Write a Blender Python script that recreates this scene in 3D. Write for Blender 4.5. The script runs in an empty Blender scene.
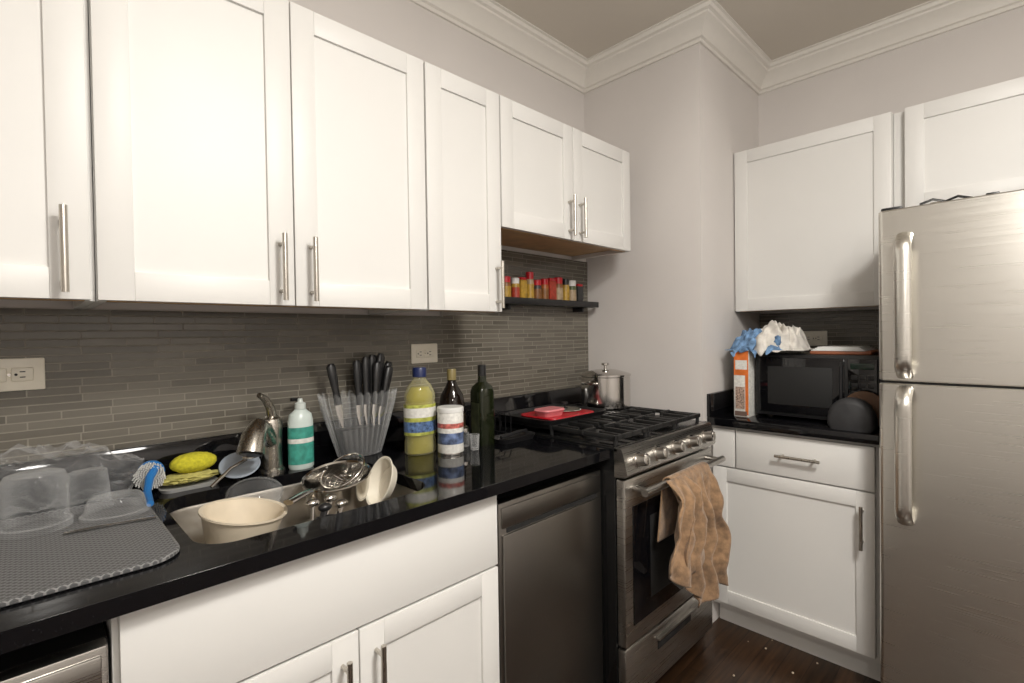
import bpy, bmesh, math, random
from mathutils import Vector, Matrix, noise
random.seed(7)
scn = bpy.context.scene
try:
    scn.view_settings.view_transform = 'Standard'
except Exception as e: print(e)

# ---------------------------------------------------------------- materials
def newmat(name):
    m = bpy.data.materials.new(name); m.use_nodes = True
    nt = m.node_tree; b = nt.nodes['Principled BSDF']
    return m, nt, b
def setp(b, **k):
    for key, v in k.items():
        key = {'col':'Base Color','rough':'Roughness','metal':'Metallic','trans':'Transmission Weight','ior':'IOR','alpha':'Alpha','coat':'Coat Weight','spec':'Specular IOR Level','sheen':'Sheen Weight','sss':'Subsurface Weight'}[key]
        if key == 'Base Color' and len(v) == 3: v = (*v, 1)
        b.inputs[key].default_value = v
def mat(name, col, rough=0.5, metal=0, var=0.0, scale=30, bump=0.0, bscale=200, **k):
    m, nt, b = newmat(name); setp(b, col=col, rough=rough, metal=metal, **k)
    tc = nt.nodes.new('ShaderNodeTexCoord')
    if var > 0:
        n = nt.nodes.new('ShaderNodeTexNoise'); n.inputs['Scale'].default_value = scale; n.inputs['Detail'].default_value = 4
        r = nt.nodes.new('ShaderNodeValToRGB')
        r.color_ramp.elements[0].position=.3; r.color_ramp.elements[1].position=.7
        r.color_ramp.elements[0].color = (*[c*(1-var) for c in col], 1)
        r.color_ramp.elements[1].color = (*[min(1, c*(1+var)) for c in col], 1)
        nt.links.new(tc.outputs['Object'], n.inputs['Vector']); nt.links.new(n.outputs['Fac'], r.inputs['Fac'])
        nt.links.new(r.outputs['Color'], b.inputs['Base Color'])
    if bump > 0:
        n2 = nt.nodes.new('ShaderNodeTexNoise'); n2.inputs['Scale'].default_value = bscale
        bp = nt.nodes.new('ShaderNodeBump'); bp.inputs['Strength'].default_value = bump; bp.inputs['Distance'].default_value = .002
        nt.links.new(tc.outputs['Object'], n2.inputs['Vector']); nt.links.new(n2.outputs['Fac'], bp.inputs['Height']); nt.links.new(bp.outputs['Normal'], b.inputs['Normal'])
    return m
def steel(name, col=(.56,.54,.51), rough=.3, stretch=(4,4,400), amt=.12, bump=.06):
    m, nt, b = newmat(name); setp(b, col=col, rough=rough, metal=1)
    tc = nt.nodes.new('ShaderNodeTexCoord'); mp = nt.nodes.new('ShaderNodeMapping'); mp.inputs['Scale'].default_value = stretch
    n = nt.nodes.new('ShaderNodeTexNoise'); n.inputs['Scale'].default_value = 1; n.inputs['Detail'].default_value = 3
    mr = nt.nodes.new('ShaderNodeMapRange'); mr.inputs['To Min'].default_value = rough-amt; mr.inputs['To Max'].default_value = rough+amt
    nt.links.new(tc.outputs['Object'], mp.inputs['Vector']); nt.links.new(mp.outputs['Vector'], n.inputs['Vector'])
    nt.links.new(n.outputs['Fac'], mr.inputs['Value']); nt.links.new(mr.outputs['Result'], b.inputs['Roughness'])
    bp = nt.nodes.new('ShaderNodeBump'); bp.inputs['Strength'].default_value = bump; bp.inputs['Distance'].default_value = .001
    nt.links.new(n.outputs['Fac'], bp.inputs['Height']); nt.links.new(bp.outputs['Normal'], b.inputs['Normal'])
    return m
def tile_mat(name, axis):
    m, nt, b = newmat(name); setp(b, rough=.18)
    tc = nt.nodes.new('ShaderNodeTexCoord'); s = nt.nodes.new('ShaderNodeSeparateXYZ'); c = nt.nodes.new('ShaderNodeCombineXYZ')
    nt.links.new(tc.outputs['Object'], s.inputs[0]); nt.links.new(s.outputs[axis], c.inputs[0]); nt.links.new(s.outputs['Z'], c.inputs[1])
    br = nt.nodes.new('ShaderNodeTexBrick')
    br.offset=.37; br.offset_frequency=2; br.squash=.6; br.squash_frequency=3
    for k, v in {'Scale':1,'Mortar Size':.0016,'Mortar Smooth':.2,'Bias':0,'Brick Width':.15,'Row Height':.0185}.items(): br.inputs[k].default_value = v
    br.inputs['Color1'].default_value=(.165,.150,.122,1); br.inputs['Color2'].default_value=(.100,.091,.074,1); br.inputs['Mortar'].default_value=(.24,.218,.18,1)
    nt.links.new(c.outputs[0], br.inputs['Vector']); nt.links.new(br.outputs['Color'], b.inputs['Base Color'])
    bp = nt.nodes.new('ShaderNodeBump'); bp.inputs['Strength'].default_value=.5; bp.inputs['Distance'].default_value=.002; bp.invert=True
    nt.links.new(br.outputs['Fac'], bp.inputs['Height']); nt.links.new(bp.outputs['Normal'], b.inputs['Normal'])
    mr = nt.nodes.new('ShaderNodeMapRange'); mr.inputs['To Min'].default_value=.16; mr.inputs['To Max'].default_value=.6
    nt.links.new(br.outputs['Fac'], mr.inputs['Value']); nt.links.new(mr.outputs['Result'], b.inputs['Roughness'])
    return m
def floor_mat():
    m, nt, b = newmat('dark_wood_floor'); setp(b, rough=.3)
    tc = nt.nodes.new('ShaderNodeTexCoord')
    br = nt.nodes.new('ShaderNodeTexBrick')
    for k, v in {'Scale':1,'Mortar Size':.0015,'Brick Width':.9,'Row Height':.083}.items(): br.inputs[k].default_value = v
    br.inputs['Color1'].default_value=(.050,.026,.013,1); br.inputs['Color2'].default_value=(.022,.012,.006,1); br.inputs['Mortar'].default_value=(.006,.003,.002,1)
    nt.links.new(tc.outputs['Object'], br.inputs['Vector'])
    mp = nt.nodes.new('ShaderNodeMapping'); mp.inputs['Scale'].default_value=(3,45,1)
    n = nt.nodes.new('ShaderNodeTexNoise'); n.inputs['Scale'].default_value=1.5; n.inputs['Detail'].default_value=6
    nt.links.new(tc.outputs['Object'], mp.inputs[0]); nt.links.new(mp.outputs[0], n.inputs['Vector'])
    mx = nt.nodes.new('ShaderNodeMix'); mx.data_type='RGBA'; mx.blend_type='MULTIPLY'; mx.inputs['Factor'].default_value=.8
    r = nt.nodes.new('ShaderNodeValToRGB'); r.color_ramp.elements[0].position=.35; r.color_ramp.elements[1].position=.65
    r.color_ramp.elements[0].color=(.35,.3,.28,1); r.color_ramp.elements[1].color=(1.3,1.2,1.1,1)
    nt.links.new(n.outputs['Fac'], r.inputs['Fac'])
    nt.links.new(br.outputs['Color'], mx.inputs['A']); nt.links.new(r.outputs['Color'], mx.inputs['B']); nt.links.new(mx.outputs['Result'], b.inputs['Base Color'])
    return m
def granite():
    m, nt, b = newmat('black_granite'); setp(b, rough=.05, col=(.004,.004,.005))
    tc = nt.nodes.new('ShaderNodeTexCoord'); v = nt.nodes.new('ShaderNodeTexNoise'); v.inputs['Scale'].default_value=350; v.inputs['Detail'].default_value=2
    r = nt.nodes.new('ShaderNodeValToRGB'); r.color_ramp.elements[0].position=.64; r.color_ramp.elements[1].position=.8
    r.color_ramp.elements[0].color=(.004,.004,.005,1); r.color_ramp.elements[1].color=(.025,.025,.03,1)
    nt.links.new(tc.outputs['Object'], v.inputs['Vector']); nt.links.new(v.outputs['Fac'], r.inputs['Fac']); nt.links.new(r.outputs['Color'], b.inputs['Base Color'])
    n = nt.nodes.new('ShaderNodeTexNoise'); n.inputs['Scale'].default_value=9; n.inputs['Detail'].default_value=5
    mr = nt.nodes.new('ShaderNodeMapRange'); mr.inputs['To Min'].default_value=.01; mr.inputs['To Max'].default_value=.10
    nt.links.new(tc.outputs['Object'], n.inputs['Vector']); nt.links.new(n.outputs['Fac'], mr.inputs['Value']); nt.links.new(mr.outputs['Result'], b.inputs['Roughness'])
    return m
def mat_drying():
    m, nt, b = newmat('grey_silicone_mat'); setp(b, rough=.5)
    tc = nt.nodes.new('ShaderNodeTexCoord'); mp = nt.nodes.new('ShaderNodeMapping'); mp.inputs['Rotation'].default_value=(0,0,.785)
    br = nt.nodes.new('ShaderNodeTexBrick')
    br.offset=0
    for k, v in {'Scale':1,'Mortar Size':.0015,'Brick Width':.009,'Row Height':.009,'Mortar Smooth':.4}.items(): br.inputs[k].default_value = v
    br.inputs['Color1'].default_value=(.085,.085,.087,1); br.inputs['Color2'].default_value=(.085,.085,.087,1); br.inputs['Mortar'].default_value=(.24,.24,.24,1)
    nt.links.new(tc.outputs['Object'], mp.inputs[0]); nt.links.new(mp.outputs[0], br.inputs['Vector']); nt.links.new(br.outputs['Color'], b.inputs['Base Color'])
    bp = nt.nodes.new('ShaderNodeBump'); bp.inputs['Strength'].default_value=.4; bp.inputs['Distance'].default_value=.001
    nt.links.new(br.outputs['Fac'], bp.inputs['Height']); nt.links.new(bp.outputs['Normal'], b.inputs['Normal'])
    return m
def clear(name, col=(.75,.77,.78), base=.02, edge=.42, rough=.05, blend=.3, bump=.1, bscale=40, tint=(.99,.99,.99,1)):
    """thin clear plastic / glass: transparent face-on, reflective at grazing angles"""
    m, nt, b = newmat(name); setp(b, col=col, rough=rough, spec=1.0)
    out=nt.nodes['Material Output']; tr=nt.nodes.new('ShaderNodeBsdfTransparent'); tr.inputs[0].default_value=tint
    lw=nt.nodes.new('ShaderNodeLayerWeight'); lw.inputs['Blend'].default_value=blend
    mr=nt.nodes.new('ShaderNodeMapRange'); mr.inputs['To Min'].default_value=base; mr.inputs['To Max'].default_value=edge
    tc=nt.nodes.new('ShaderNodeTexCoord'); n=nt.nodes.new('ShaderNodeTexNoise'); n.inputs['Scale'].default_value=bscale
    bp=nt.nodes.new('ShaderNodeBump'); bp.inputs['Strength'].default_value=bump; bp.inputs['Distance'].default_value=.003
    nt.links.new(tc.outputs['Object'],n.inputs['Vector']); nt.links.new(n.outputs['Fac'],bp.inputs['Height'])
    nt.links.new(bp.outputs['Normal'],b.inputs['Normal']); nt.links.new(bp.outputs['Normal'],lw.inputs['Normal'])
    mx=nt.nodes.new('ShaderNodeMixShader'); nt.links.new(lw.outputs['Facing'],mr.inputs['Value']); nt.links.new(mr.outputs['Result'],mx.inputs[0])
    nt.links.new(tr.outputs[0],mx.inputs[1]); nt.links.new(b.outputs[0],mx.inputs[2]); nt.links.new(mx.outputs[0],out.inputs['Surface'])
    return m

WALL = mat('wall_paint', (.70,.665,.64), .7, var=.02, scale=3, bump=.08, bscale=150)
CEIL = mat('ceiling_paint', (.66,.61,.54), .8, var=.02, scale=2)
TRIM = mat('trim_paint', (.78,.75,.70), .45, var=.01)
WHITE = mat('white_cabinet_paint', (.755,.745,.72), .45, var=.01, scale=5)
WOOD = mat('birch_veneer', (.50,.32,.16), .5, var=.2, scale=12)
NICK = steel('brushed_nickel', (.52,.49,.44), .28, (300,300,8), .08)
STEEL = steel('stainless_steel', (.50,.48,.45), .30)
STEELV = steel('fridge_stainless', (.74,.72,.67), .30, (3,3,350), .08, .14)
DSTEEL = steel('dishwasher_stainless', (.26,.245,.225), .33, (3,3,350), .08)
SSINK = steel('sink_steel', (.66,.62,.56), .34, (60,60,60), .1)
CHROME = mat('polished_steel', (.64,.62,.59), .14, 1)
BLACK = mat('black_enamel', (.008,.008,.008), .2, var=.1)
BGLASS = mat('black_glass', (.004,.004,.005), .05)
IRON = mat('cast_iron', (.012,.012,.012), .45, bump=.3, bscale=300)
BPLAS = mat('black_plastic', (.012,.012,.013), .35, var=.1)
DARK = mat('shadow_black', (.01,.01,.01), .7)
GRAN = granite(); TILE = tile_mat('glass_strip_tile_x','X'); TILEY = tile_mat('glass_strip_tile_y','Y'); FLOOR = floor_mat()
MATG = mat_drying()
CLEAR = clear('clear_plastic', base=.04, edge=.6); FILM = clear('plastic_film', (.85,.86,.87), base=.04, edge=.45, rough=.10, blend=.3, bump=.8, bscale=30)
CGLASS = clear('clear_glass', (.70,.71,.71), .07, .7, .03, .4)
IVORY = mat('ivory_plastic', (.74,.69,.58), .4, var=.03)
CREAM = mat('cream_plastic', (.72,.63,.49), .4, var=.04)
YELL = mat('yellow_sponge', (.60,.55,.03), .9, var=.2, scale=120, bump=1, bscale=400)
RAG = mat('yellow_cloth', (.48,.44,.14), .9, var=.25, scale=60)
BLUE = mat('blue_plastic', (.02,.16,.45), .35)
WPL = mat('white_plastic', (.76,.76,.74), .35)
TEAL = mat('teal_label', (.05,.30,.24), .4, var=.3, scale=60)
SOAPW = mat('pale_bottle', (.58,.66,.63), .3)
LBLB = mat('blue_label', (.08,.14,.28), .4, var=.8, scale=90)
LBLY = mat('yellow_green_label', (.38,.40,.08), .4, var=.5, scale=60)
LBLW = mat('white_label', (.72,.71,.67), .4, var=.15, scale=90)
NAVY = mat('navy_cap', (.01,.02,.09), .35)
DGLASS = mat('dark_green_glass', (.010,.013,.005), .06)
BALS = mat('dark_brown_glass', (.010,.006,.004), .06)
RED = mat('red_plastic', (.50,.01,.02), .3); PINK = mat('pink_container', (.70,.22,.24), .3)
TOWEL = mat('tan_terry_cloth', (.28,.17,.092), .95, var=.35, scale=45, bump=1, bscale=350, sheen=.3)
GREYC = mat('grey_cup', (.45,.45,.44), .4)
ORNG = mat('orange_print', (.70,.17,.03), .5, var=.2)
CLB = mat('blue_cloth', (.14,.25,.42), .9, var=.6, scale=45); CLW = mat('white_cloth', (.66,.63,.58), .9, var=.25, scale=25)
BOARD = mat('wood_board', (.35,.12,.06), .45, var=.2, scale=20)
LEATH = mat('brown_leather', (.12,.06,.03), .5, var=.2)
DOME = mat('frosted_dome', (.9,.88,.82), .4)
bd = DOME.node_tree.nodes['Principled BSDF']; bd.inputs['Emission Color'].default_value=(1,.95,.88,1); bd.inputs['Emission Strength'].default_value=5
SPICE = [mat('spice_%d'%i, c, .4, var=.3, scale=60) for i,c in enumerate([(.35,.04,.02),(.20,.08,.02),(.4,.24,.03),(.06,.08,.02),(.35,.26,.16),(.03,.03,.03),(.35,.10,.02)])]
CRUMB = mat('crumbs', (.55,.45,.33), .8)

# ---------------------------------------------------------------- builder
class Mesh:
    def __init__(s, name): s.name=name; s.v=[]; s.f=[]; s.fm=[]; s.mats=[]; s.T=Matrix.Identity(4)
    def mi(s, m):
        if m not in s.mats: s.mats.append(m)
        return s.mats.index(m)
    def add(s, vs, fs, m):
        o=len(s.v); s.v += [s.T @ Vector(p) for p in vs]; k=s.mi(m)
        for f in fs: s.f.append([i+o for i in f]); s.fm.append(k)
    def addbm(s, bm, m):
        bm.verts.index_update(); s.add([v.co.copy() for v in bm.verts], [[v.index for v in f.verts] for f in bm.faces], m); bm.free()
    def box(s, x0,x1,y0,y1,z0,z1, m, bev=0, seg=2):
        bm=bmesh.new(); bmesh.ops.create_cube(bm, size=1)
        for v in bm.verts: v.co = Vector(((x0+x1)/2+v.co.x*(x1-x0), (y0+y1)/2+v.co.y*(y1-y0), (z0+z1)/2+v.co.z*(z1-z0)))
        if bev>0: bmesh.ops.bevel(bm, geom=bm.edges[:], offset=bev, segments=seg, profile=.5, affect='EDGES')
        s.addbm(bm, m)
    def loft(s, rings, m, cap0=True, cap1=True, closed=True):
        n=len(rings[0]); vs=[p for r in rings for p in r]; fs=[]
        for i in range(len(rings)-1):
            for j in range(n if closed else n-1):
                k=(j+1)%n; fs.append([i*n+j, i*n+k, (i+1)*n+k, (i+1)*n+j])
        if cap0: fs.append(list(range(n))[::-1])
        if cap1: fs.append([(len(rings)-1)*n+j for j in range(n)])
        s.add(vs, fs, m)
    def lathe(s, c, prof, m, n=32, cap0=True, cap1=True, M=None, sx=1, sy=1, flute=0, nf=0):
        rings=[]
        for r,z in prof:
            ring=[]
            for j in range(n):
                a=2*math.pi*j/n; rr=max(r,1e-4)*(1+flute*math.cos(nf*a))
                p=Vector((rr*math.cos(a)*sx, rr*math.sin(a)*sy, z))
                if M is not None: p=M@p
                ring.append(p+Vector(c))
            rings.append(ring)
        s.loft(rings, m, cap0, cap1)
    def cyl(s, p0, p1, r0, m, r1=None, n=20, cap=True):
        s.tube([p0,p1], [r0, r0 if r1 is None else r1], m, n, cap)
    def tube(s, pts, r, m, n=10, cap=True, sq=(1,1), up=None):
        pts=[Vector(p) for p in pts]; N=len(pts)
        if not hasattr(r,'__len__'): r=[r]*N
        rings=[]; u=None
        for i,p in enumerate(pts):
            t=(pts[min(i+1,N-1)]-pts[max(i-1,0)]).normalized()
            if u is None:
                a=Vector(up) if up else (Vector((0,0,1)) if abs(t.z)<.9 else Vector((1,0,0)))
                u=(a-t*a.dot(t)).normalized()
            else: u=(u-t*u.dot(t)).normalized()
            w=t.cross(u)
            rings.append([p+u*(r[i]*sq[0]*math.cos(2*math.pi*j/n))+w*(r[i]*sq[1]*math.sin(2*math.pi*j/n)) for j in range(n)])
        s.loft(rings, m, cap, cap)
    def surf(s, fn, nu, nv, m):
        vs=[fn(i/nu, j/nv) for j in range(nv+1) for i in range(nu+1)]
        fs=[[j*(nu+1)+i, j*(nu+1)+i+1, (j+1)*(nu+1)+i+1, (j+1)*(nu+1)+i] for j in range(nv) for i in range(nu)]
        s.add(vs, fs, m)
    def blob(s, c, rad, m, amp=0, freq=3, seed=0, sub=4, ridged=False, zmin=None):
        bm=bmesh.new(); bmesh.ops.create_icosphere(bm, subdivisions=sub, radius=1)
        for v in bm.verts:
            d=v.co.normalized(); k=noise.noise(d*freq+Vector((seed,seed*2,0)))
            if ridged: k = (1-2.2*abs(k))*.7 + .3*(1-2*abs(noise.noise(d*freq*2.1+Vector((seed,0,5)))))-.6
            q=d*(1+amp*k); v.co=Vector((c[0]+q.x*rad[0], c[1]+q.y*rad[1], c[2]+q.z*rad[2]))
            if zmin is not None and v.co.z<zmin: v.co.z=zmin
        s.addbm(bm, m)
    def build(s, angle=35, bevel=0, solid=0):
        me=bpy.data.meshes.new(s.name); me.from_pydata([tuple(v) for v in s.v], [], s.f)
        for m in s.mats: me.materials.append(m)
        for p,k in zip(me.polygons, s.fm): p.material_index=k; p.use_smooth=True
        me.update()
        bm=bmesh.new(); bm.from_mesh(me); bmesh.ops.recalc_face_normals(bm, faces=bm.faces[:]); bm.to_mesh(me); bm.free()
        try: me.set_sharp_from_angle(angle=math.radians(angle))
        except Exception as e: print(e)
        ob=bpy.data.objects.new(s.name, me); scn.collection.objects.link(ob)
        if solid:
            md=ob.modifiers.new('thick','SOLIDIFY'); md.thickness=solid; md.offset=0
        if bevel:
            md=ob.modifiers.new('bev','BEVEL'); md.width=bevel; md.segments=3; md.limit_method='ANGLE'; md.angle_limit=math.radians(40)
        return ob
def rr(cx,cy,w,d,r,z,n=8):
    out=[]
    for sx,sy,a0 in ((1,1,0),(-1,1,90),(-1,-1,180),(1,-1,270)):
        for k in range(n+1):
            a=math.radians(a0+90*k/n); out.append(Vector((cx+sx*(w/2-r)+r*math.cos(a), cy+sy*(d/2-r)+r*math.sin(a), z)))
    return out
def TB(x, y): return Matrix.Translation((x,y,0)) @ Matrix.Rotation(-math.pi/2, 4, 'Z')   # frame of the right-hand wall

ZC=2.62; XW=-1.6; YS=-3.2; XE=2.749; XCOL=2.069; YCOL=-.61
# ---------------------------------------------------------------- room shell
def shell(name, *a):
    m=Mesh(name); m.box(*a); return m.build()
shell('floor', XW-.1,XE+.1,YS-.1,.1,-.1,0,FLOOR)
shell('ceiling', XW-.1,XE+.1,YS-.1,.1,ZC,ZC+.1,CEIL)
shell('wall_north', XW-.1,XE+.1,0,.1,0,ZC,WALL)
shell('wall_east', XE,XE+.1,YS-.1,0,0,ZC,WALL)
shell('wall_south', XW-.1,XE,YS-.1,YS,0,ZC,WALL)
shell('wall_west', XW-.1,XW,YS,0,0,ZC,WALL)
shell('wall_column', XCOL,XE,YCOL,0,0,ZC,WALL)
m=Mesh('trim_1')
path=[(XW,0),(XCOL,0),(XCOL,YCOL),(XE,YCOL),(XE,YS),(XW,YS)]
prof=[(0,-.105),(.010,-.105),(.012,-.092),(.022,-.088),(.024,-.078),(.034,-.060),(.052,-.042),(.070,-.032),(.072,-.024),(.084,-.020),(.088,-.006),(.098,-.004),(.098,0),(0,0)]
N=len(path); rings=[]
for i in range(N):
    a=Vector(path[i-1]); b=Vector(path[i]); c=Vector(path[(i+1)%N])
    d1=(b-a).normalized(); d2=(c-b).normalized(); n1=Vector((d1.y,-d1.x)); n2=Vector((d2.y,-d2.x)); o=n1+n2
    rings.append([Vector((b.x+o.x*d, b.y+o.y*d, ZC+z)) for d,z in prof])
rings.append(rings[0]); m.loft(rings, TRIM, False, False); m.build(20)
m=Mesh('wall_backsplash_north'); m.box(-1.4,1.155,-.008,-.0004,1.0225,1.364,TILE); m.box(1.155,XCOL-.0004,-.008,-.0004,1.0225,1.655,TILE); m.build()
m=Mesh('wall_backsplash_east'); m.box(XE-.008,XE-.0004,-1.22,YCOL-.0004,1.0205,1.379,TILEY); m.build()

# ---------------------------------------------------------------- cabinets
def door(m, x0,x1,z0,z1, y=0, st=.057, mt=None):
    mt=mt or WHITE; g=.0016; x0+=g; x1-=g; z0+=g; z1-=g; t=.02; b=.0012
    m.box(x0,x0+st,y-t,y,z0,z1,mt,b); m.box(x1-st,x1,y-t,y,z0,z1,mt,b)
    m.box(x0+st,x1-st,y-t,y,z0,z0+st,mt,b); m.box(x0+st,x1-st,y-t,y,z1-st,z1,mt,b)
    m.box(x0+st-.003,x1-st+.003,y-t+.0075,y-.003,z0+st-.003,z1-st+.003,mt)
def slab(m, x0,x1,z0,z1,y=0):
    g=.0018; m.box(x0+g,x1-g,y-.02,y,z0+g,z1-g,WHITE,.0015)
def vhandle(m, x, z0, z1, y):
    m.cyl((x,y-.032,z0),(x,y-.032,z1),.006,NICK,n=14)
    for z in (z0+.022,z1-.022): m.cyl((x,y+.0005,z),(x,y-.032,z),.0045,NICK,n=10)
def hhandle(m, x0,x1,z,y):
    m.cyl((x0,y-.032,z),(x1,y-.032,z),.006,NICK,n=14)
    for x in (x0+.022,x1-.022): m.cyl((x,y+.0005,z),(x,y-.032,z),.0045,NICK,n=10)
def upper(name, x0,x1,z0,z1, splits, handles, T=None, depth=.316, hz=None):
    m=Mesh(name)
    if T is not None: m.T=T
    y1=-.009
    m.box(x0+.0005,x1-.0005,-depth,y1,z0+.02,z1,WHITE)
    m.box(x0+.016,x1-.016,-depth+.002,y1-.002,z0+.017,z0+.021,WOOD)
    m.box(x0+.0005,x0+.016,-depth,y1,z0,z0+.021,WHITE,.0005); m.box(x1-.016,x1-.0005,-depth,y1,z0,z0+.021,WHITE,.0005)
    m.box(x0+.016,x1-.016,-depth,-depth+.016,z0,z0+.021,WOOD,.0005)
    for a,b in zip(splits[:-1], splits[1:]): door(m,a,b,z0,z1,-depth)
    for h in handles: vhandle(m,h,(hz or z0+.012),(hz or z0+.012)+.155,-depth-.02)
    return m.build()
UZ=1.366
upper('upper_cabinet', -.670,.0985,UZ,2.10,[-.670,-.289,.092],[-.253,.053])
upper('upper_cabinet', .099,.853,UZ,2.10,[.099,.469,.853],[.435,.507])
upper('upper_cabinet', .855,1.156,UZ,2.10,[.856,1.156],[1.129])
upper('upper_cabinet', 1.158,1.957,1.655,2.10,[1.159,1.549,1.957],[1.516,1.583])
upper('upper_cabinet', 0,.600,1.382,2.133,[0,.600],[],TB(XE,-.6145))
upper('upper_cabinet', 0,.78,1.74,2.133,[0,.385,.78],[.36,.41],TB(XE,-1.252),hz=1.76)
m=Mesh('cabinet_filler_strip'); m.box(2.45,2.47,-1.2515,-1.215,1.69,2.133,WHITE,.001); m.box(2.45,2.47,-1.2335,-1.215,1.382,1.69,WHITE,.001); m.build()

def carcass(m, x0,x1,depth,full=True, top=.885):
    t=.018
    m.box(x0,x0+t,-depth,-.0005,.1,top-.0005,WHITE); m.box(x1-t,x1,-depth,-.0005,.1,top-.0005,WHITE)
    m.box(x0+t,x1-t,-depth,-.0005,.1,.118,WHITE); m.box(x0+t,x1-t,-.012,-.0005,.118,top-.0005,WHITE)
    m.box(x0+t,x1-t,-depth,-depth+.018,top-.03,top-.0005,WHITE)
    m.box(x0,x1,-depth+.06,-depth+.075,0,.1,WHITE)
m=Mesh('sink_base_cabinet'); carcass(m,.086,.878,.58)
slab(m,.092,.878,.685,.872,-.58); door(m,.092,.483,.11,.682,-.58); door(m,.483,.878,.11,.682,-.58)
vhandle(m,.446,.49,.645,-.60); vhandle(m,.521,.49,.645,-.60); m.build()
m=Mesh('base_cabinet'); m.T=TB(XE,-.6145); D=XE-2.15
carcass(m,0,.600,D); m.box(.005,.59,-D-.001,-D+.016,.69,.71,WHITE)
slab(m,.010,.105,.712,.875,-D); slab(m,.108,.590,.712,.875,-D); door(m,.010,.590,.118,.709,-D)
hhandle(m,.27,.425,.797,-D-.02); vhandle(m,.552,.507,.662,-D-.02); m.build()
m=Mesh('base_cabinet'); carcass(m,-1.4,-.53,.58); door(m,-1.4,-.965,.11,.87,-.58); door(m,-.965,-.53,.11,.87,-.58); m.build()

# ---------------------------------------------------------------- countertops
SX0,SX1,SY0,SY1=.215,.722,-.545,-.150
def slab_with_hole(name):
    bm=bmesh.new(); z=.882
    outer=[(-1.4,-.636),(1.345,-.636),(1.345,-.0005),(-1.4,-.0005)]
    def loop(ps):
        vs=[bm.verts.new((p[0],p[1],z)) for p in ps]; return [bm.edges.new((vs[i],vs[(i+1)%len(vs)])) for i in range(len(vs))]
    es=loop(outer)+loop(rr((SX0+SX1)/2,(SY0+SY1)/2,SX1-SX0,SY1-SY0,.07,z))
    r=bmesh.ops.triangle_fill(bm, edges=es, use_beauty=True, use_dissolve=False)
    fs=[f for f in bm.faces]
    e=bmesh.ops.extrude_face_region(bm, geom=fs)
    for v in e['geom']:
        if isinstance(v,bmesh.types.BMVert): v.co.z=.915
    for v in bm.verts:
        if v.co.z<.9: v.co.z=.885
    m=Mesh(name); m.addbm(bm, GRAN); m.box(-1.4,1.345,-.02,-.0085,.9155,1.022,GRAN,.001)
    m.box(1.3455,XCOL-.001,-.02,-.0085,.80,1.022,GRAN,.001)
    return m
slab_with_hole('countertop').build(bevel=.004)
m=Mesh('countertop'); m.box(2.106,XE-.001,-1.225,YCOL-.001,.887,.921,GRAN,.003); m.box(2.106,XE-.02,YCOL-.02,YCOL-.001,.9215,1.02,GRAN,.001)
m.box(XE-.02,XE-.0085,-1.225,YCOL-.001,.9215,1.02,GRAN,.001); m.build()
CB=.9212
# sink
m=Mesh('kitchen_sink'); cx,cy,w,d=(SX0+SX1)/2,(SY0+SY1)/2,SX1-SX0,SY1-SY0
rs=[rr(cx,cy,w+.03,d+.03,.08,.883), rr(cx,cy,w+.004,d+.004,.07,.883), rr(cx,cy,w,d,.07,.876), rr(cx,cy,w-.01,d-.01,.07,.73), rr(cx,cy,w-.03,d-.03,.07,.712), rr(cx,cy,w-.07,d-.07,.06,.703), rr(cx,cy,.09,.09,.044,.698)]
m.loft(rs,SSINK,False,True); m.lathe((cx,cy,.699),[(.042,0),(.04,.003),(.03,.001),(.0,.0)],CHROME); m.build()

# ---------------------------------------------------------------- faucet
m=Mesh('kitchen_faucet'); bx,by=.490,-.085
m.lathe((bx,by,.9152),[(.034,0),(.034,.006),(.029,.012),(.027,.06),(.029,.10),(.030,.130),(.026,.148),(.014,.157),(.0,.159)],NICK,28)
m.tube([(bx+.005,by,1.055),(bx-.004,by-.008,1.095),(bx-.02,by-.018,1.122),(bx-.040,by-.03,1.136)],[.015,.012,.010,.007],NICK,12)
m.tube([(bx-.005,by-.01,1.0),(bx-.030,by-.035,1.045),(bx-.052,by-.062,1.055),(bx-.072,by-.085,1.035),(bx-.085,by-.10,.995)],[.020,.021,.024,.029,.033],NICK,20)
m.tube([(bx-.085,by-.10,.995),(bx-.086,by-.101,.992)],[.027,.025],BPLAS,20)
m.build()

# ---------------------------------------------------------------- dishwashers
def dishwasher(name,x0,x1,top,MT):
    m=Mesh(name)
    m.box(x0,x1,-.565,-.03,.1,top-.004,DARK); m.box(x0,x1,-.53,-.52,0,.1,BLACK)
    m.box(x0+.002,x1-.002,-.598,-.565,.11,top,MT,.004)
    m.box(x0+.012,x1-.012,-.606,-.597,.13,top-.085,MT,.004)
    m.box(x0+.03,x1-.03,-.600,-.5975,top-.083,top-.07,DARK)
    m.box(x0+.010,x1-.010,-.603,-.597,top-.068,top-.012,MT,.003)
    m.build()
dishwasher('dishwasher',.881,1.343,.842,DSTEEL)
dishwasher('dishwasher',-.525,.082,.832,STEEL)

# ---------------------------------------------------------------- gas range
RX0,RX1=1.352,1.998; RF=-.680
m=Mesh('gas_range')
m.box(RX0,RX1,-.645,-.03,.03,.905,BLACK,.002)
for x in (RX0+.04,RX1-.04):
    for y in (-.6,-.1): m.cyl((x,y,0),(x,y,.04),.015,BPLAS)
m.box(RX0-.003,RX1+.003,-.66,-.022,.905,.920,BLACK,.003)
m.box(RX0,RX1,-.06,-.0225,.92,.95,BLACK,.003)
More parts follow.
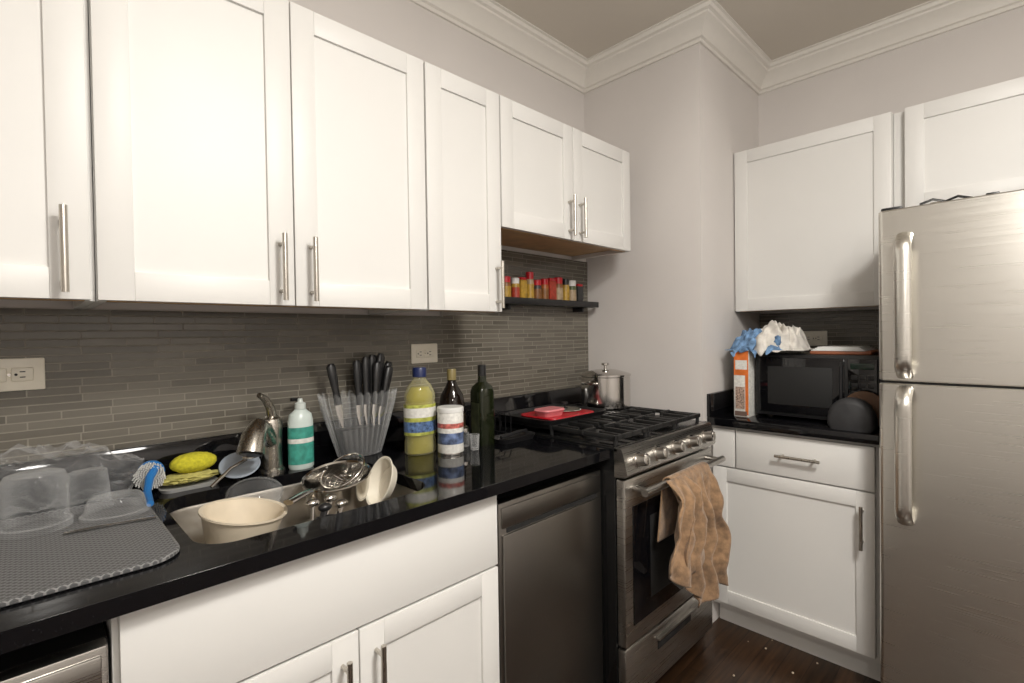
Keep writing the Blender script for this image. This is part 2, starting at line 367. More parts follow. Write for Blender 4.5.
# control panel (tilted front)
pr=[(-.645,.825),(-.684,.828),(-.694,.838),(-.678,.905),(-.672,.918),(-.645,.921)]
m.loft([[Vector((x,y,z)) for y,z in pr] for x in (RX0-.003,RX1+.003)],STEEL)
nrm=Vector((0,-.972,.235))
for i in range(5):
    x=RX0+.075+i*(RX1-RX0-.15)/4; p=Vector((x,-.686,.872))
    m.cyl(p-nrm*.002,p+nrm*.006,.026,CHROME,n=24); m.cyl(p+nrm*.005,p+nrm*.034,.021,STEEL,.019,n=24)
    m.cyl(p+nrm*.034,p+nrm*.036,.019,CHROME,.016,n=24)
    q=p+nrm*.036; m.box(q.x-.003,q.x+.003,q.y-.004,q.y+.004,q.z-.016,q.z+.016,STEEL,.001)
# oven door
m.box(RX0+.002,RX1-.002,RF,-.647,.275,.818,STEEL,.005)
m.box(RX0+.045,RX1-.045,RF-.003,RF+.004,.335,.725,BGLASS,.002)
m.box(RX0+.15,RX1-.15,RF-.0036,RF-.002,.39,.67,DARK,.0003)
m.cyl((RX0+.03,-.735,.785),(RX1-.03,-.735,.785),.0125,STEEL,n=18)
for x in (RX0+.055,RX1-.055): m.tube([(x,RF+.002,.785),(x,-.735,.785)],.010,STEEL,12)
m.box(RX0+.002,RX1-.002,RF+.002,-.647,.075,.266,STEEL,.005)
m.box(RX0+.20,RX1-.20,RF-.001,RF+.005,.185,.225,DARK,.003); m.box(RX0+.19,RX1-.19,RF-.012,RF+.002,.224,.234,STEEL,.002)
m.box(RX0+.02,RX1-.02,-.62,-.61,.0,.07,BLACK)
# burners + grates
for (x,y,r) in ((1.47,-.50,.045),(1.47,-.20,.035),(1.68,-.35,.05),(1.89,-.50,.04),(1.89,-.20,.035)):
    m.lathe((x,y,.9195),[(r+.02,0),(r+.018,.006),(r,.008),(r,.014),(r-.004,.018),(0,.019)],IRON,24)
gz=.948
def bar(a,b,h=.006):
    m.box(min(a[0],b[0])-.005,max(a[0],b[0])+.005,min(a[1],b[1])-.005,max(a[1],b[1])+.005,gz-.010,gz+h,IRON,.002)
secs=[(RX0+.02,1.570),(1.578,1.780),(1.788,RX1-.02)]
for x0,x1 in secs:
    ya,yb=-.635,-.075
    bar((x0+.005,ya),(x0+.005,yb)); bar((x1-.005,ya),(x1-.005,yb)); bar((x0,ya),(x1,ya)); bar((x0,yb),(x1,yb)); bar((x0,-.355),(x1,-.355))
    cxm=(x0+x1)/2
    for yc in (-.50,-.21):
        bar((x0,yc),(cxm-.03,yc),.008); bar((cxm+.03,yc),(x1,yc),.008)
        bar((cxm,yc+.03),(cxm,yc+.135),.008); bar((cxm,yc-.135),(cxm,yc-.03),.008)
        for sx in (-1,1): bar((cxm+sx*.06,yc+.05),(cxm+sx*.06,yc+.14)); bar((cxm+sx*.06,yc-.135),(cxm+sx*.06,yc-.05))
    for x in (x0+.006,x1-.006):
        for y in (ya+.004,-.355,yb-.004): m.cyl((x,y,.919),(x,y,gz-.008),.007,IRON,n=8)
m.build()

# towel on oven handle
by_,bz=-.735,.785
m=Mesh('dish_towel')
def tow(u,v):
    L=.48-.16*max(0,1-u/.42)**.6*(1 if u<.42 else 0)+.03*math.sin(7*u)
    back=.22; s=-back+(L+back)*v   # arc length, 0 at bar top
    w=.27+.13*max(0,min(1,abs(s)/.35)); x=1.665+(u-.5)*w + .03*max(0,s)/.4
    r=.0175
    if s<-.027: y=by_+r; z=bz-(-s-.027)
    elif s<.027: a=s/.027*math.pi/2; y=by_-r*math.sin(a); z=bz+r*math.cos(a)
    else:
        k=min(1,(s-.027)/.10); z=bz-(s-.027)
        y=by_-r-k*(.022+.018*math.sin(u*21+1+s*3)+.009*math.sin(u*41+s*9)+.014*noise.noise(Vector((u*5,s*14,2)))) ; y-=.02*k*(1-u)
        x+=.014*math.sin(z*30+u*5)+.010*noise.noise(Vector((u*4,s*18,7)))
    return Vector((x,y,z))
m.surf(tow,90,80,TOWEL)
def tow2(u,v):
    s=.32*v; k=min(1,s/.08)
    return Vector((1.545+(u-.5)*(.12+.12*v)-.03*v+.008*math.sin(s*40), by_-.050*min(1,v*6)-.0185-k*(.016*math.sin(u*13+s*8)+.010*noise.noise(Vector((u*5,s*20,2)))), bz+.004-s*(.75+.25*math.sin(u*3))+.014*(1-v)))
m.surf(tow2,30,40,TOWEL)
m.build(60,solid=.005)

# ---------------------------------------------------------------- refrigerator
m=Mesh('refrigerator'); FY0,FY1=-1.235,-2.0; GREY=mat('fridge_side_grey',(.06,.06,.06),.5)
m.box(2.068,XE-.02,FY1,FY0,.02,1.66,GREY,.004)
def fdoor(z0,z1):
    W=FY0-FY1; n=16
    pts=[(2.066,FY0)]
    for k in range(7): a=math.pi/2*k/6; pts.append((2.018-.014*math.sin(a), FY0-.014+.014*math.cos(a)))
    for k in range(1,n): f=k/n; pts.append((2.004-.010*math.sin(math.pi*f), FY0-.014-(W-.028)*f))
    for k in range(7): a=math.pi/2*k/6; pts.append((2.018-.014*math.cos(a), FY1+.014-.014*math.sin(a)))
    pts.append((2.066,FY1))
    def ring(z,ins=0): return [Vector((x+(ins if x<2.06 else 0),y+(ins if y<(FY0+FY1)/2 else -ins),z)) for x,y in pts]
    m.loft([ring(z0,.004),ring(z0+.004),ring(z1-.004),ring(z1,.004)],STEELV)
fdoor(1.122,1.675); fdoor(.06,1.114)
m.box(2.03,2.068,FY1+.01,FY0-.004,.02,.06,BLACK)
m.box(2.016,2.07,FY1+.004,FY0-.003,1.113,1.123,BLACK)
m.box(2.03,2.12,FY0-.06,FY0-.004,1.675,1.688,BPLAS,.004)
hy=-1.305
def fh(z0,z1):
    n=24; pts=[]
    for k in range(n+1):
        f=k/n; z=z0+(z1-z0)*f; e=min(1,f/.10,(1-f)/.10); x=2.003-.048*math.sin(math.pi/2*max(0,e)); pts.append((x,hy,z))
    m.tube(pts,.022,STEELV,16,sq=(.5,1.0),up=(1,0,0))
fh(1.138,1.588); fh(.67,1.10)
m.build()
m=Mesh('phone_charging_cable')
pts=[(2.10+.03*math.sin(k*.7),-1.30-.018*k,1.668+.006*abs(math.sin(k*1.3))) for k in range(18)]
m.tube(pts,.003,BPLAS,8)
m.box(2.05,2.09,-1.52,-1.49,1.676,1.690,BPLAS,.003); m.box(2.06,2.09,-1.40,-1.36,1.676,1.690,CHROME,.004)
m.tube([(2.03,-1.34,1.682),(2.04,-1.37,1.694),(2.05,-1.40,1.684),(2.03,-1.43,1.690),(2.05,-1.46,1.682)],.004,BPLAS,8)
m.build()

# ---------------------------------------------------------------- microwave & things near it
m=Mesh('microwave_oven'); m.T=TB(2.25,-.765); W,Hh=.44,.262; z0=.934
m.box(0,W,.012,.36,z0,z0+Hh-.004,BLACK,.004)
m.box(0,W,-.006,.014,z0,z0+Hh-.004,BPLAS,.006)
m.box(.012,.325,-.010,-.004,z0+.015,z0+Hh-.018,BGLASS,.003); m.box(.05,.285,-.0112,-.009,z0+.05,z0+Hh-.055,DARK,.0003)
m.box(.336,.43,-.009,-.004,z0+.015,z0+Hh-.018,BGLASS,.002); m.box(.345,.42,-.0105,-.008,z0+.205,z0+.228,mat('lcd_green',(.01,.03,.02),.2),.0004)
for i in range(3):
    for j in range(4): m.box(.347+i*.026,.367+i*.026,-.0105,-.008,z0+.075+j*.03,z0+.093+j*.03,BPLAS,.001)
m.box(.345,.42,-.0115,-.008,z0+.025,z0+.06,BPLAS,.002)
m.tube([(.318,-.01,z0+.03),(.318,-.03,z0+.045),(.318,-.03,z0+.215),(.318,-.01,z0+.23)],.006,BPLAS,10)
for x in (.04,W-.04):
    for y in (.05,.32): m.cyl((x,y,CB),(x,y,z0+.002),.012,BPLAS)
m.build()
MT=z0+Hh-.004
m=Mesh('cereal_box'); m.box(2.20,2.46,-.752,-.690,CB,1.206,LBLW,.001); m.box(2.1992,2.2008,-.751,-.691,1.10,1.205,ORNG)
m.box(2.1988,2.2008,-.746,-.697,1.125,1.165,LBLW); m.box(2.199,2.2008,-.7505,-.738,.93,1.10,ORNG)
m.box(2.1986,2.2008,-.735,-.697,.955,1.05,mat('box_print',(.35,.25,.2),.5,var=.8,scale=150)); m.box(2.1986,2.2008,-.744,-.694,.925,.945,mat('box_dark',(.15,.1,.08),.5)); m.build()
# crumpled kitchen cloths: draped sheets with folds
m=Mesh('crumpled_cloth')
def cloth(cx,cy,lx,ly,h,seed,mt,fold=1.0):
    def fn(u,v):
        a=u-.5; b=v-.5; r=min(1,(a*a+b*b)**.5*2)
        P=Vector((u*4*fold+seed,v*4*fold,seed)); q=noise.noise(P); q2=noise.noise(P*1.9+Vector((3,1,4))); q3=noise.noise(P*.6+Vector((1,7,0)))
        z=1.2065+max(.0,h*(1-r**2.6)*(.75+.25*(1-2.6*abs(q)))+.020*(1-3*abs(q2))*(1-r**2)+.02*q3*(1-r)+.002)
        x=cx+a*lx+.035*noise.noise(P*1.0+Vector((9,0,0))); y=cy+b*ly+.035*noise.noise(P*1.0+Vector((0,9,0)))
        if x<2.195: z-=min(.045,(2.195-x)*1.3)
        return Vector((x,y,z))
    m.surf(fn,70,70,mt)
cloth(2.31,-.735,.22,.15,.085,3.1,CLB,.8); cloth(2.33,-.850,.24,.20,.105,8.4,CLW,.8); cloth(2.27,-.81,.15,.15,.112,15.7,CLW,.9); cloth(2.245,-.750,.11,.12,.072,31.3,CLB,1.1); cloth(2.24,-.85,.08,.05,.035,41.3,CLB,1.1)
m.build(70,solid=.002)
m=Mesh('cutting_board'); m.box(2.27,2.54,-1.17,-.965,MT+.0005,MT+.014,BOARD,.004); m.build()
m=Mesh('paper_stack'); 
for i in range(4): m.box(2.27+.006*i,2.50-.004*i,-1.15+.007*i,-.97-.006*i,MT+.0145+i*.004,MT+.0182+i*.004,WPL,.0005)
m.build()
m=Mesh('black_pouch'); DG=mat('dark_grey_nylon',(.028,.028,.03),.55,var=.2)
def dome(w,h,x):
    return [Vector((x,-1.128+w*math.cos(math.pi*k/20),CB+.018+(h-.018)*math.sin(math.pi*k/20)**.75)) for k in range(21)]+[Vector((x,-1.128-w+.01,CB)),Vector((x,-1.128+w-.01,CB))]
m.loft([dome(.060,.095,2.135),dome(.072,.112,2.142),dome(.077,.118,2.16),dome(.077,.118,2.185),dome(.070,.110,2.202),dome(.060,.095,2.208)],DG)
m.build(50)
m=Mesh('leather_trivet'); R=Matrix.Rotation(math.radians(-88),4,'Y')
m.lathe((2.216,-1.158,.991),[(0,.003),(.068,.003),(.07,0),(.068,-.003),(0,-.003)],LEATH,30,M=R); m.build()

# ---------------------------------------------------------------- outlets
def outlet(name,T):
    m=Mesh(name); m.T=T
    m.box(-.058,.058,-.006,0,-.036,.036,IVORY,.003)
    for sx in (-1,1):
        c=sx*.021; m.box(c-.018,c+.018,-.0085,-.005,-.015,.015,IVORY,.003)
        for dz in (-.006,.006): m.box(c-.004+0,c+.005,-.0089,-.008,dz-.0012,dz+.0012,DARK)
        m.cyl((c-.010,-.0089,0),(c-.010,-.008,0),.0028,DARK,n=12)
    m.cyl((0,-.0075,0),(0,-.005,0),.003,CHROME,n=12); m.build()
outlet('wall_outlet',Matrix.Translation((-.027,-.0085,1.218))); outlet('wall_outlet',Matrix.Translation((1.060,-.0085,1.225)))
outlet('wall_outlet',Matrix.Translation((XE-.0085,-.86,1.250))@Matrix.Rotation(-math.pi/2,4,'Z'))

# ---------------------------------------------------------------- spice shelf
m=Mesh('spice_shelf'); m.box(1.36,2.04,-.095,-.0085,1.418,1.430,BPLAS,.001); m.box(1.36,2.04,-.097,-.092,1.418,1.445,BPLAS,.001)
for x in (1.45,1.95): m.box(x-.006,x+.006,-.07,-.0085,1.395,1.418,BPLAS,.001)
m.build()
m=Mesh('spice_jars'); x=1.40; i=0
while x<1.97:
    r=random.choice([.019,.021,.023]); h=random.uniform(.10,.135); c=SPICE[i%7]
    if i%4==3:
        m.box(x-r,x+r,-.065,-.035,1.4302,1.4302+h*.8,SPICE[(i*3)%7],.003); m.box(x-r+.003,x+r-.003,-.063,-.037,1.4302+h*.8,1.4302+h*.9,random.choice([RED,BPLAS]),.002)
    else:
        m.lathe((x,-.05,1.4302),[(r,0),(r,h*.72),(r*.85,h*.78)],c,20)
        m.lathe((x,-.05,1.4302),[(r+.0006,h*.15),(r+.0006,h*.6)],random.choice([LBLW,SPICE[1],SPICE[4],SPICE[0],SPICE[2]]),20)
        m.lathe((x,-.05,1.4302),[(r*.92,h*.76),(r*.95,h*.98),(r*.85,h)],random.choice([RED,BPLAS,BPLAS,WPL]),20)
    x+=2*r+random.uniform(.003,.012); i+=1
m.build()

# ---------------------------------------------------------------- bottles
m=Mesh('cooking_oil_bottle'); c=(.903,-.210,.9152)
OILD = mat('yellow_oil_core', (.62,.55,.10), .1, trans=.55, ior=1.1); CLY=clear('clear_yellow_pet',(.65,.62,.35),.12,.75,.04,.4)
m.lathe(c,[(.044,.004),(.044,.19),(.030,.212),(.0,.214)],OILD,36,sy=.8)
m.lathe(c,[(.048,0),(.053,.006),(.053,.04),(.050,.05),(.053,.06),(.053,.16),(.049,.165),(.053,.172),(.051,.19),(.040,.215),(.022,.235),(.018,.245),(.017,.250)],CLY,36,sy=.8)
m.lathe(c,[(.0542,.062),(.0542,.158)],LBLY,36,sy=.8,cap0=False,cap1=False); m.lathe(c,[(.0546,.072),(.0546,.105)],LBLB,36,sy=.8,cap0=False,cap1=False); m.lathe(c,[(.0546,.118),(.0546,.148)],LBLW,36,sy=.8,cap0=False,cap1=False)
m.lathe(c,[(.022,.244),(.022,.270),(.020,.274)],NAVY,24); m.build()
m=Mesh('powder_canister'); c=(.962,-.292,.9152)
m.lathe(c,[(.040,0),(.041,.003),(.041,.138),(.039,.141)],LBLW,36); m.lathe(c,[(.0412,.035),(.0412,.070)],mat('photo_label',(.10,.14,.25),.4,var=.9,scale=45),36,cap0=False,cap1=False)
m.lathe(c,[(.0413,.085),(.0413,.100)],mat('red_print',(.45,.12,.10),.4,var=.8,scale=80),36,cap0=False,cap1=False)
m.lathe(c,[(.0415,0),(.0422,.004),(.0415,.008)],CHROME,36,cap0=False,cap1=False)
m.lathe(c,[(.0425,.134),(.0425,.146),(.040,.149),(0,.149)],WPL,36); m.build()
m=Mesh('balsamic_vinegar_bottle'); c=(1.078,-.150,.9152)
m.lathe(c,[(.042,0),(.046,.004),(.047,.08),(.046,.13),(.040,.165),(.022,.195),(.015,.212),(.015,.235)],BALS,32); m.lathe(c,[(.0475,.04),(.0475,.10)],mat('brown_label',(.05,.035,.015),.5,var=.5,scale=60),32,cap0=False,cap1=False)
m.lathe(c,[(.0165,.218),(.0165,.252),(.015,.256),(0,.256)],mat('gold_cap',(.25,.2,.08),.35),20); m.build()
m=Mesh('olive_oil_bottle'); c=(1.118,-.268,.9152)
pr=[(.031,0),(.032,.003),(.032,.18),(.028,.198),(.015,.215),(.0135,.25)]
m.loft([rr(c[0],c[1],2*r,2*r,r*.35 if z<.2 else r*.95,c[2]+z,5) for r,z in pr],DGLASS); m.lathe(c,[(.0145,.235),(.0145,.272),(0,.274)],BPLAS,20)
m.box(c[0]-.033,c[0]-.0318,c[1]-.02,c[1]+.02,.95,1.06,mat('olive_label',(.03,.035,.015),.5,var=.5,scale=50)); m.build()
m=Mesh('shot_glass')
m.lathe((1.045,-.310,.9152),[(.014,0),(.017,.050),(.0155,.050),(.012,.006),(0,.006)],CGLASS,24,cap1=False); m.build()
m=Mesh('salt_shaker'); m.lathe((1.055,-.245,.9152),[(.017,0),(.018,.004),(.016,.045),(.017,.05)],CGLASS,24); m.lathe((1.055,-.245,.9152),[(.0175,.05),(.017,.062),(.010,.068),(0,.069)],CHROME,24); m.build()
m=Mesh('dish_soap_bottle'); c=(.562,-.110,.9152)
m.lathe(c,[(.032,0),(.035,.005),(.035,.135),(.031,.155),(.018,.166),(.014,.172)],SOAPW,32,sy=.75)
m.lathe(c,[(.0356,.015),(.0356,.120)],TEAL,32,sy=.75,cap0=False,cap1=False); m.lathe(c,[(.0359,.075),(.0359,.088)],LBLW,32,sy=.75,cap0=False,cap1=False)
m.lathe(c,[(.015,.170),(.015,.186),(.008,.190),(.006,.200),(0,.201)],mat('frosted_cap',(.6,.65,.62),.3),20); m.build()
m=Mesh('hand_soap_bottle'); c=(.585,-.050,.9152)
m.lathe(c,[(.024,0),(.026,.004),(.026,.12),(.022,.135),(.012,.14)],mat('blue_soap',(.05,.25,.45),.2),28); m.lathe(c,[(.013,.138),(.012,.165),(.004,.168),(.004,.195)],BPLAS,16); m.tube([(c[0],c[1],1.105),(c[0]-.03,c[1]-.01,1.108)],.005,BPLAS,8); m.build()

# clear ribbed knife holder with black insert and knives
m=Mesh('knife_holder'); kx,ky=.755,-.090
def rib(w,d,z,k,ns=320):
    out=[]
    for j in range(ns):
        a=2*math.pi*j/ns; ca,sa=math.cos(a),math.sin(a)
        e=(abs(ca)**2.6+abs(sa)**2.6)**(-1/2.6)
        # constant-width ribs counted along the perimeter
        f=1+k*abs(math.cos(16*a)); out.append(Vector((kx+w/2*e*ca*f, ky+d/2*e*sa*f, .9152+z+(.014*abs(math.cos(16*a)) if z>.185 else 0))))
    return out
m.loft([rib(.13,.066,0,.01),rib(.138,.070,.004,.03),rib(.18,.084,.08,.07),rib(.222,.098,.16,.10),rib(.235,.104,.19,.11)],CGLASS,True,False)
def ins(w,d,z): return rr(kx,ky,w,d,.015,.9152+z,5)
m.loft([ins(.105,.045,.004),ins(.145,.056,.085),ins(.14,.052,.088)],BPLAS)
knives=[(-.075,.0,-.16,.115,.01),(.035,.012,.02,.14,.0),(.055,-.012,.10,.125,.0),(.072,.014,.16,.15,.0),(.085,-.01,.24,.12,-.01),(.010,.018,-.02,.13,.0),(.090,.014,.30,.125,.0),(.06,.02,.05,.135,.01)]
for (ox,oy,lean,L,dz) in knives:
    d=Vector((lean,.05,1)).normalized(); base=Vector((kx+ox*.95,ky+oy,1.085+dz)); 
    m.tube([base-d*.09,base-d*.04,base+d*.008],[.002,.011,.010],CHROME,8,sq=(1.0,.12),up=(1,0,0))
    m.tube([base+d*.006-d*.02,base+d*L*.3,base+d*L*.6,base+d*L*.92,base+d*L],[.010,.009,.0115,.012,.008],BPLAS,12,sq=(1.25,.8),up=(1,0,0))
m.build(70)

# wire rack + spoon rest right of bottles
m=Mesh('wire_rack')
for k in range(6):
    y=-.07-.030*k; m.tube([(1.20,y,.9172),(1.20,y,.98),(1.21,y,1.0),(1.29,y,1.0),(1.30,y,.98),(1.30,y,.9172)],.002,BPLAS,6)
for x,z in ((1.20,.9172),(1.30,.9172),(1.25,1.0)): m.cyl((x,-.06,z),(x,-.23,z),.002,BPLAS,n=6)
m.build()
m=Mesh('spoon_rest'); 
m.loft([rr(1.235,-.30,.16,.07,.03,.9152),rr(1.235,-.30,.18,.085,.035,.932),rr(1.235,-.30,.172,.078,.033,.932),rr(1.235,-.30,.15,.06,.028,.92)],BPLAS)
m.tube([(1.16,-.315,.937),(1.25,-.30,.941),(1.31,-.29,.938)],.006,BPLAS,8); m.build()

# things on rear of range
m=Mesh('griddle_tray'); zt=.9552
m.loft([rr(1.535,-.225,.36,.27,.03,zt), rr(1.535,-.225,.38,.29,.035,zt+.018), rr(1.535,-.225,.37,.28,.03,zt+.018), rr(1.535,-.225,.355,.265,.03,zt+.005)],BPLAS); m.build()
m=Mesh('red_cutting_board'); m.loft([rr(1.555,-.235,.27,.19,.03,zt+.0055),rr(1.555,-.235,.274,.194,.032,zt+.009),rr(1.555,-.235,.27,.19,.03,zt+.0125)],RED); m.build()
m=Mesh('pink_food_container'); m.loft([rr(1.48,-.255,.10,.065,.02,zt+.0127), rr(1.48,-.255,.115,.08,.022,zt+.032), rr(1.48,-.255,.120,.085,.024,zt+.034), rr(1.48,-.255,.114,.079,.022,zt+.040)],PINK); m.build()
m=Mesh('pot_lid'); c=(1.63,-.21,zt+.0127); m.lathe(c,[(0,0),(.066,0),(.072,.003),(.070,.006),(.04,.013),(0,.016)],CHROME,36,cap0=False,cap1=False); m.lathe(c,[(.005,.015),(.005,.024),(.014,.027),(.014,.033),(0,.035)],BPLAS,20); m.build()
m=Mesh('stock_pot'); c=(1.885,-.24,.9562)
m.lathe(c,[(.102,0),(.110,.005),(.110,.138),(.113,.141),(.113,.144),(.108,.144)],CHROME,44,cap1=False)
m.lathe(c,[(.114,.144),(.114,.149),(.10,.155),(.05,.168),(0,.173)],CHROME,44,cap0=True)
m.lathe(c,[(.007,.171),(.006,.185),(.017,.189),(.017,.198),(0,.201)],CHROME,20)
for sx in (-1,1):
    m.tube([(c[0]+sx*.108,c[1]-.03,c[2]+.11),(c[0]+sx*.136,c[1]-.028,c[2]+.115),(c[0]+sx*.143,c[1],c[2]+.117),(c[0]+sx*.136,c[1]+.028,c[2]+.115),(c[0]+sx*.108,c[1]+.03,c[2]+.11)],.006,CHROME,10)
m.build()

# ---------------------------------------------------------------- left of sink
m=Mesh('dish_drying_mat')
mx0=-.07
m.loft([rr(mx0,-.325,.51,.46,.05,.9152), rr(mx0,-.325,.52,.47,.055,.918), rr(mx0,-.325,.52,.47,.055,.922), rr(mx0,-.325,.51,.46,.05,.924), rr(mx0,-.325,.495,.445,.045,.921)],MATG); m.build()
mz=.9242
m=Mesh('clear_plastic_jar'); m.lathe((.008,-.215,mz),[(.055,0),(.055,.012),(.049,.014),(.050,.02),(.050,.096),(.044,.108),(.031,.112),(0,.112)],CLEAR,40,cap0=False); m.build()
m=Mesh('clear_plastic_lid'); m.lathe((.130,-.225,mz),[(.060,0),(.060,.006),(.054,.008),(.048,.034),(.042,.040),(0,.040)],CLEAR,40,cap0=False,sy=.85); m.build()
m=Mesh('clear_plastic_cup'); m.lathe((.092,-.152,.9242),[(.042,0),(.042,.004),(.039,.006),(.032,.085),(.028,.088),(0,.088)],CLEAR,36,cap0=False,sy=.6); m.build()
m=Mesh('deli_cup'); R=Matrix.Rotation(math.radians(80),4,'Y')
m.lathe((-.11,-.25,mz+.050),[(0,-.05),(.032,-.05),(.036,-.048),(.045,.04),(.048,.042),(.048,.046)],CLEAR,32,M=R,cap0=False,cap1=False); m.build()
m=Mesh('plastic_bag')
def bag(cx,cy,cz,L,W,Hh,seed):
    def fn(u,v):
        a=v*2*math.pi; t=u*2-1; k=max(.08,(1-abs(t)**2.5))**.5
        P=Vector((t*2.2+seed,math.cos(a)*1.2,math.sin(a)*1.2)); q=.82+.5*(1-2.4*abs(noise.noise(P*1.5)))*.6+.18*noise.noise(P*4)
        return Vector((cx+t*L, cy+W*k*q*math.cos(a), max(.9265,cz+Hh*k*q*math.sin(a)+.03*noise.noise(Vector((t*2,seed,0))))))
    m.surf(fn,90,80,FILM)
bag(.02,-.075,.985,.18,.034,.070,4.0); m.build(80)
m=Mesh('table_knife'); m.tube([(.045,-.29,mz+.002),(.10,-.30,mz+.003),(.125,-.305,mz+.003)],[.006,.006,.004],CHROME,10,sq=(.3,1)); m.tube([(.125,-.305,mz+.003),(.185,-.315,mz+.002)],[.004,.007],CHROME,10,sq=(.3,1)); m.build()
# sponge pile
m=Mesh('soap_caddy'); m.loft([rr(.290,-.075,.12,.08,.02,.9152), rr(.290,-.075,.13,.09,.022,.925), rr(.290,-.075,.122,.082,.02,.925), rr(.290,-.075,.115,.075,.018,.92)],GREYC); m.build()
m=Mesh('yellow_dish_cloth'); m.blob((.29,-.078,.940),(.068,.036,.012),RAG,.35,3,2,4,True,zmin=.9255); m.build(60)
m=Mesh('scrub_sponge'); m.blob((.302,-.078,.975),(.052,.032,.025),YELL,.06,6,3,4); m.build(80)
m=Mesh('dish_brush'); 
m.tube([(.218,-.110,.985),(.203,-.125,.965),(.193,-.160,.940),(.188,-.23,.932)],[.009,.009,.008,.007],BLUE,10)
R=Matrix.Rotation(math.radians(-75),4,'X')@Matrix.Rotation(math.radians(15),4,'Y')
o=Vector((.212,-.082,.968)); F=Matrix.Rotation(math.pi,4,'X')
R2=R@F
m.lathe(o,[(.026,0),(.028,.004),(.026,.012),(0,.016)],BLUE,24,M=R)
for k in range(130):
    a=k*2.4; r=.027*math.sqrt(k/130); p=R2@Vector((r*math.cos(a),r*math.sin(a),0)); q=R2@Vector((r*1.2*math.cos(a),r*1.2*math.sin(a),.030))
    m.cyl(o+p,o+q,.0018,WPL,n=5)
m.build()
m=Mesh('small_plate'); R=Matrix.Rotation(math.radians(28),4,'X')@Matrix.Rotation(math.radians(-10),4,'Y')
m.lathe((.405,-.095,.947),[(0,-.004),(.03,-.004),(.046,.006),(.050,.006),(.048,.010),(.03,.001),(0,0)],mat('pale_blue_ceramic',(.38,.43,.50),.2),36,M=R,cap0=False,cap1=False); m.build()
m=Mesh('serving_spoon'); m.tube([(.32,-.165,.925),(.37,-.145,.958),(.41,-.135,.972)],[.004,.004,.004],CHROME,8); m.blob((.422,-.130,.976),(.022,.014,.006),CHROME,0,1,0,3); m.build()

# ---------------------------------------------------------------- in the sink
m=Mesh('dirty_pot'); c=(.325,-.350,.704)
m.lathe(c,[(.076,0),(.084,.008),(.086,.095),(.083,.095),(.081,.01),(0,.006)],SSINK,40,cap1=False); m.build()
m=Mesh('cream_mixing_bowl'); R=Matrix.Rotation(math.radians(4),4,'X')@Matrix.Rotation(math.radians(8),4,'Y')
m.lathe((.325,-.350,.803),[(.045,0),(.05,.004),(.070,.055),(.083,.102),(.088,.105),(.088,.109),(.081,.107),(.067,.057),(.046,.008),(0,.006)],CREAM,44,M=R,cap1=False); m.build()
m=Mesh('clear_plastic_tub'); R=Matrix.Rotation(math.radians(-52),4,'X')@Matrix.Rotation(math.radians(15),4,'Y')
m.lathe((.400,-.228,.873),[(.045,-.04),(.05,-.035),(.062,.03),(.066,.032),(.066,.036),(.060,.036)],CLEAR,36,M=R,cap1=False); m.build()
m=Mesh('mixing_bowl_steel'); c=(.592,-.29,.704)
m.lathe(c,[(.05,0),(.06,.004),(.10,.06),(.107,.085),(.11,.086),(.104,.082),(.096,.058),(.055,.008),(0,.006)],SSINK,40,cap1=False); m.build()
m=Mesh('saucepan'); R=Matrix.Rotation(math.radians(-9),4,'Y')@Matrix.Rotation(math.radians(7),4,'X'); c=(.605,-.268,.818)
m.lathe(c,[(.072,0),(.080,.006),(.086,.10),(.090,.104),(.087,.106),(.083,.102),(.077,.01),(0,.007)],CHROME,44,M=R,cap1=False)
m.tube([(.531,-.318,.904),(.500,-.35,.918),(.455,-.385,.922),(.415,-.41,.920)],[.006,.007,.010,.011],CHROME,12,sq=(.6,1.2))
m.build()
m=Mesh('strainer_basket'); R=Matrix.Rotation(math.radians(-34),4,'Y')@Matrix.Rotation(math.radians(8),4,'X'); c=(.630,-.250,.905)
# ring rim, ribs and hoops of a small steel strainer resting in the pan
rim=[Vector(c)+R@Vector((.062*math.cos(2*math.pi*k/36),.062*math.sin(2*math.pi*k/36),.02)) for k in range(37)]
m.tube(rim,.003,CHROME,8,cap=False)
for h in range(1,6):
    t=h/6*math.pi/2; rr_=.060*math.cos(t); zz=.02-.048*math.sin(t)
    m.tube([Vector(c)+R@Vector((rr_*math.cos(2*math.pi*k/30),rr_*math.sin(2*math.pi*k/30),zz)) for k in range(31)],.0012,CHROME,5,cap=False)
for k in range(24):
    a=2*math.pi*k/24; m.tube([Vector(c)+R@Vector((.060*math.cos(t)*math.cos(a),.060*math.cos(t)*math.sin(a),.02-.048*math.sin(t))) for t in [i*math.pi/2/8 for i in range(9)]],.0012,CHROME,5)
m.build()
m=Mesh('measuring_cup'); R=Matrix.Rotation(math.radians(-68),4,'Y')@Matrix.Rotation(math.radians(10),4,'X')
m.lathe((.668,-.372,.905),[(0,-.030),(.036,-.030),(.046,-.026),(.062,.004),(.066,.004),(.066,.008),(.060,.007),(.043,-.024),(.0,-.027)],IVORY,36,M=R,sy=.66,cap0=False,cap1=False); m.build()
m=Mesh('sink_utensils')
for a,b,mt in (((.45,-.455,.79),(.515,-.405,.905),CHROME),((.44,-.47,.80),(.49,-.43,.895),BPLAS),((.47,-.47,.78),(.535,-.420,.89),CHROME),((.455,-.44,.80),(.47,-.41,.905),CHROME)):
    A,B=Vector(a),Vector(b); m.tube([A,(A+B)/2+Vector((0,0,.006)),B],[.006,.004,.006],mt,8,sq=(.6,1.3)); m.blob(B,(.016,.012,.010),mt,0,1,0,3)
m.lathe((.485,-.45,.845),[(.022,0),(.026,.004),(.028,.03),(.025,.03),(.022,.006),(0,.005)],BPLAS,24,cap1=False)
m.build()

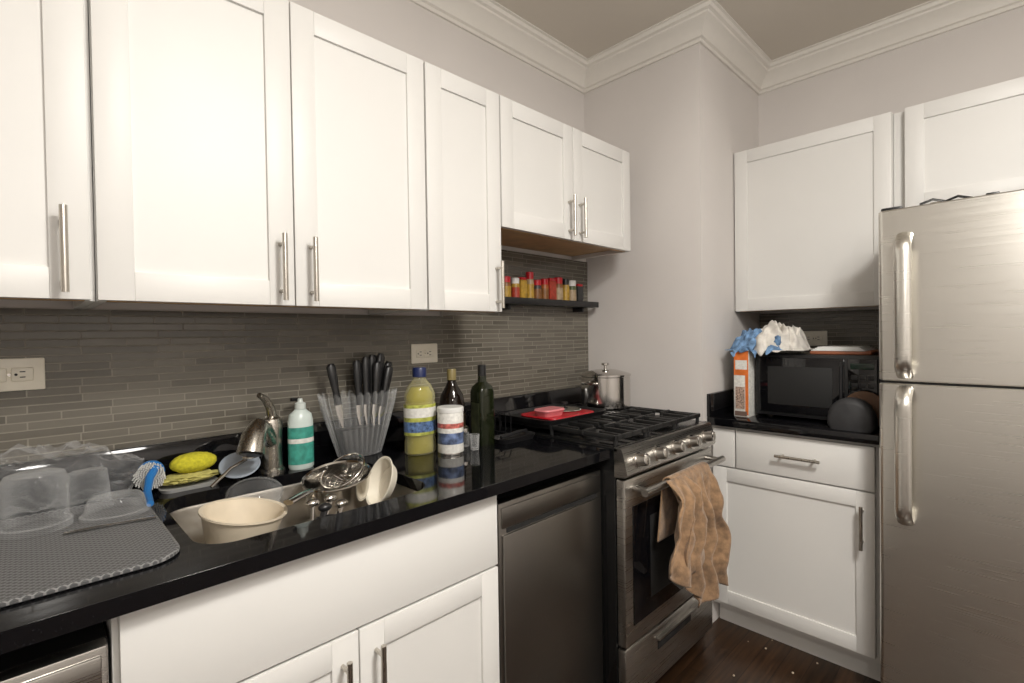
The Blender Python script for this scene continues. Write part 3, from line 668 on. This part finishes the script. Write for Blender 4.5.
# floor crumbs
m=Mesh('floor_crumbs')
for k in range(22):
    x=random.uniform(1.5,2.2); y=random.uniform(-1.25,-.75); r=random.uniform(.002,.006); m.blob((x,y,r*.6),(r,r*.8,r*.6),CRUMB,.3,2,k,1)
m.build()

# ---------------------------------------------------------------- light
m=Mesh('ceiling_lamp'); LX,LY=.68,-2.05
m.lathe((LX,LY,ZC-.03),[(.22,.0299),(.22,.005),(.215,0)],TRIM,40); m.lathe((LX,LY,ZC-.10),[(.0,0),(.06,.003),(.14,.018),(.19,.042),(.21,.070)],DOME,40); m.build()
def area(name,loc,size,en,col,rot=(0,0,0)):
    l=bpy.data.lights.new(name,'AREA'); l.shape='DISK'; l.size=size; l.energy=en; l.color=col
    o=bpy.data.objects.new(name,l); o.location=loc; o.rotation_euler=rot; scn.collection.objects.link(o)
LC=(1,.965,.91)
area('ceiling_lamp_light',(LX,LY,ZC-.115),.42,42,LC)
def point(name,loc,en,sz):
    l=bpy.data.lights.new(name,'POINT'); l.energy=en; l.color=LC; l.shadow_soft_size=sz
    o=bpy.data.objects.new(name,l); o.location=loc; scn.collection.objects.link(o)
point('ceiling_fill_light',(LX,LY,ZC-.4),30,.15)  # unseen fill light added below the dome to brighten the ceiling
point('photographer_flash',(.05,-1.95,1.85),15,.08)
w=bpy.data.worlds.new('World'); scn.world=w; w.use_nodes=True; w.node_tree.nodes['Background'].inputs[0].default_value=(1,.93,.85,1); w.node_tree.nodes['Background'].inputs[1].default_value=.1

# ---------------------------------------------------------------- camera
cam=bpy.data.cameras.new('camera'); cam.sensor_width=36; cam.lens=497/1024*36; cam.clip_start=.02
co=bpy.data.objects.new('camera',cam); scn.collection.objects.link(co); scn.camera=co
yaw=math.radians(45.6); p=math.radians(.80); r=math.radians(.85)
f=Vector((math.cos(yaw)*math.cos(p), math.sin(yaw)*math.cos(p), -math.sin(p)))
r0=Vector((math.sin(yaw),-math.cos(yaw),0)); u0=r0.cross(f)
rt=r0*math.cos(r)-u0*math.sin(r); up=u0*math.cos(r)+r0*math.sin(r)
M=Matrix((( rt.x,up.x,-f.x,0),(rt.y,up.y,-f.y,-1.56),(rt.z,up.z,-f.z,1.29),(0,0,0,1))); co.matrix_world=M
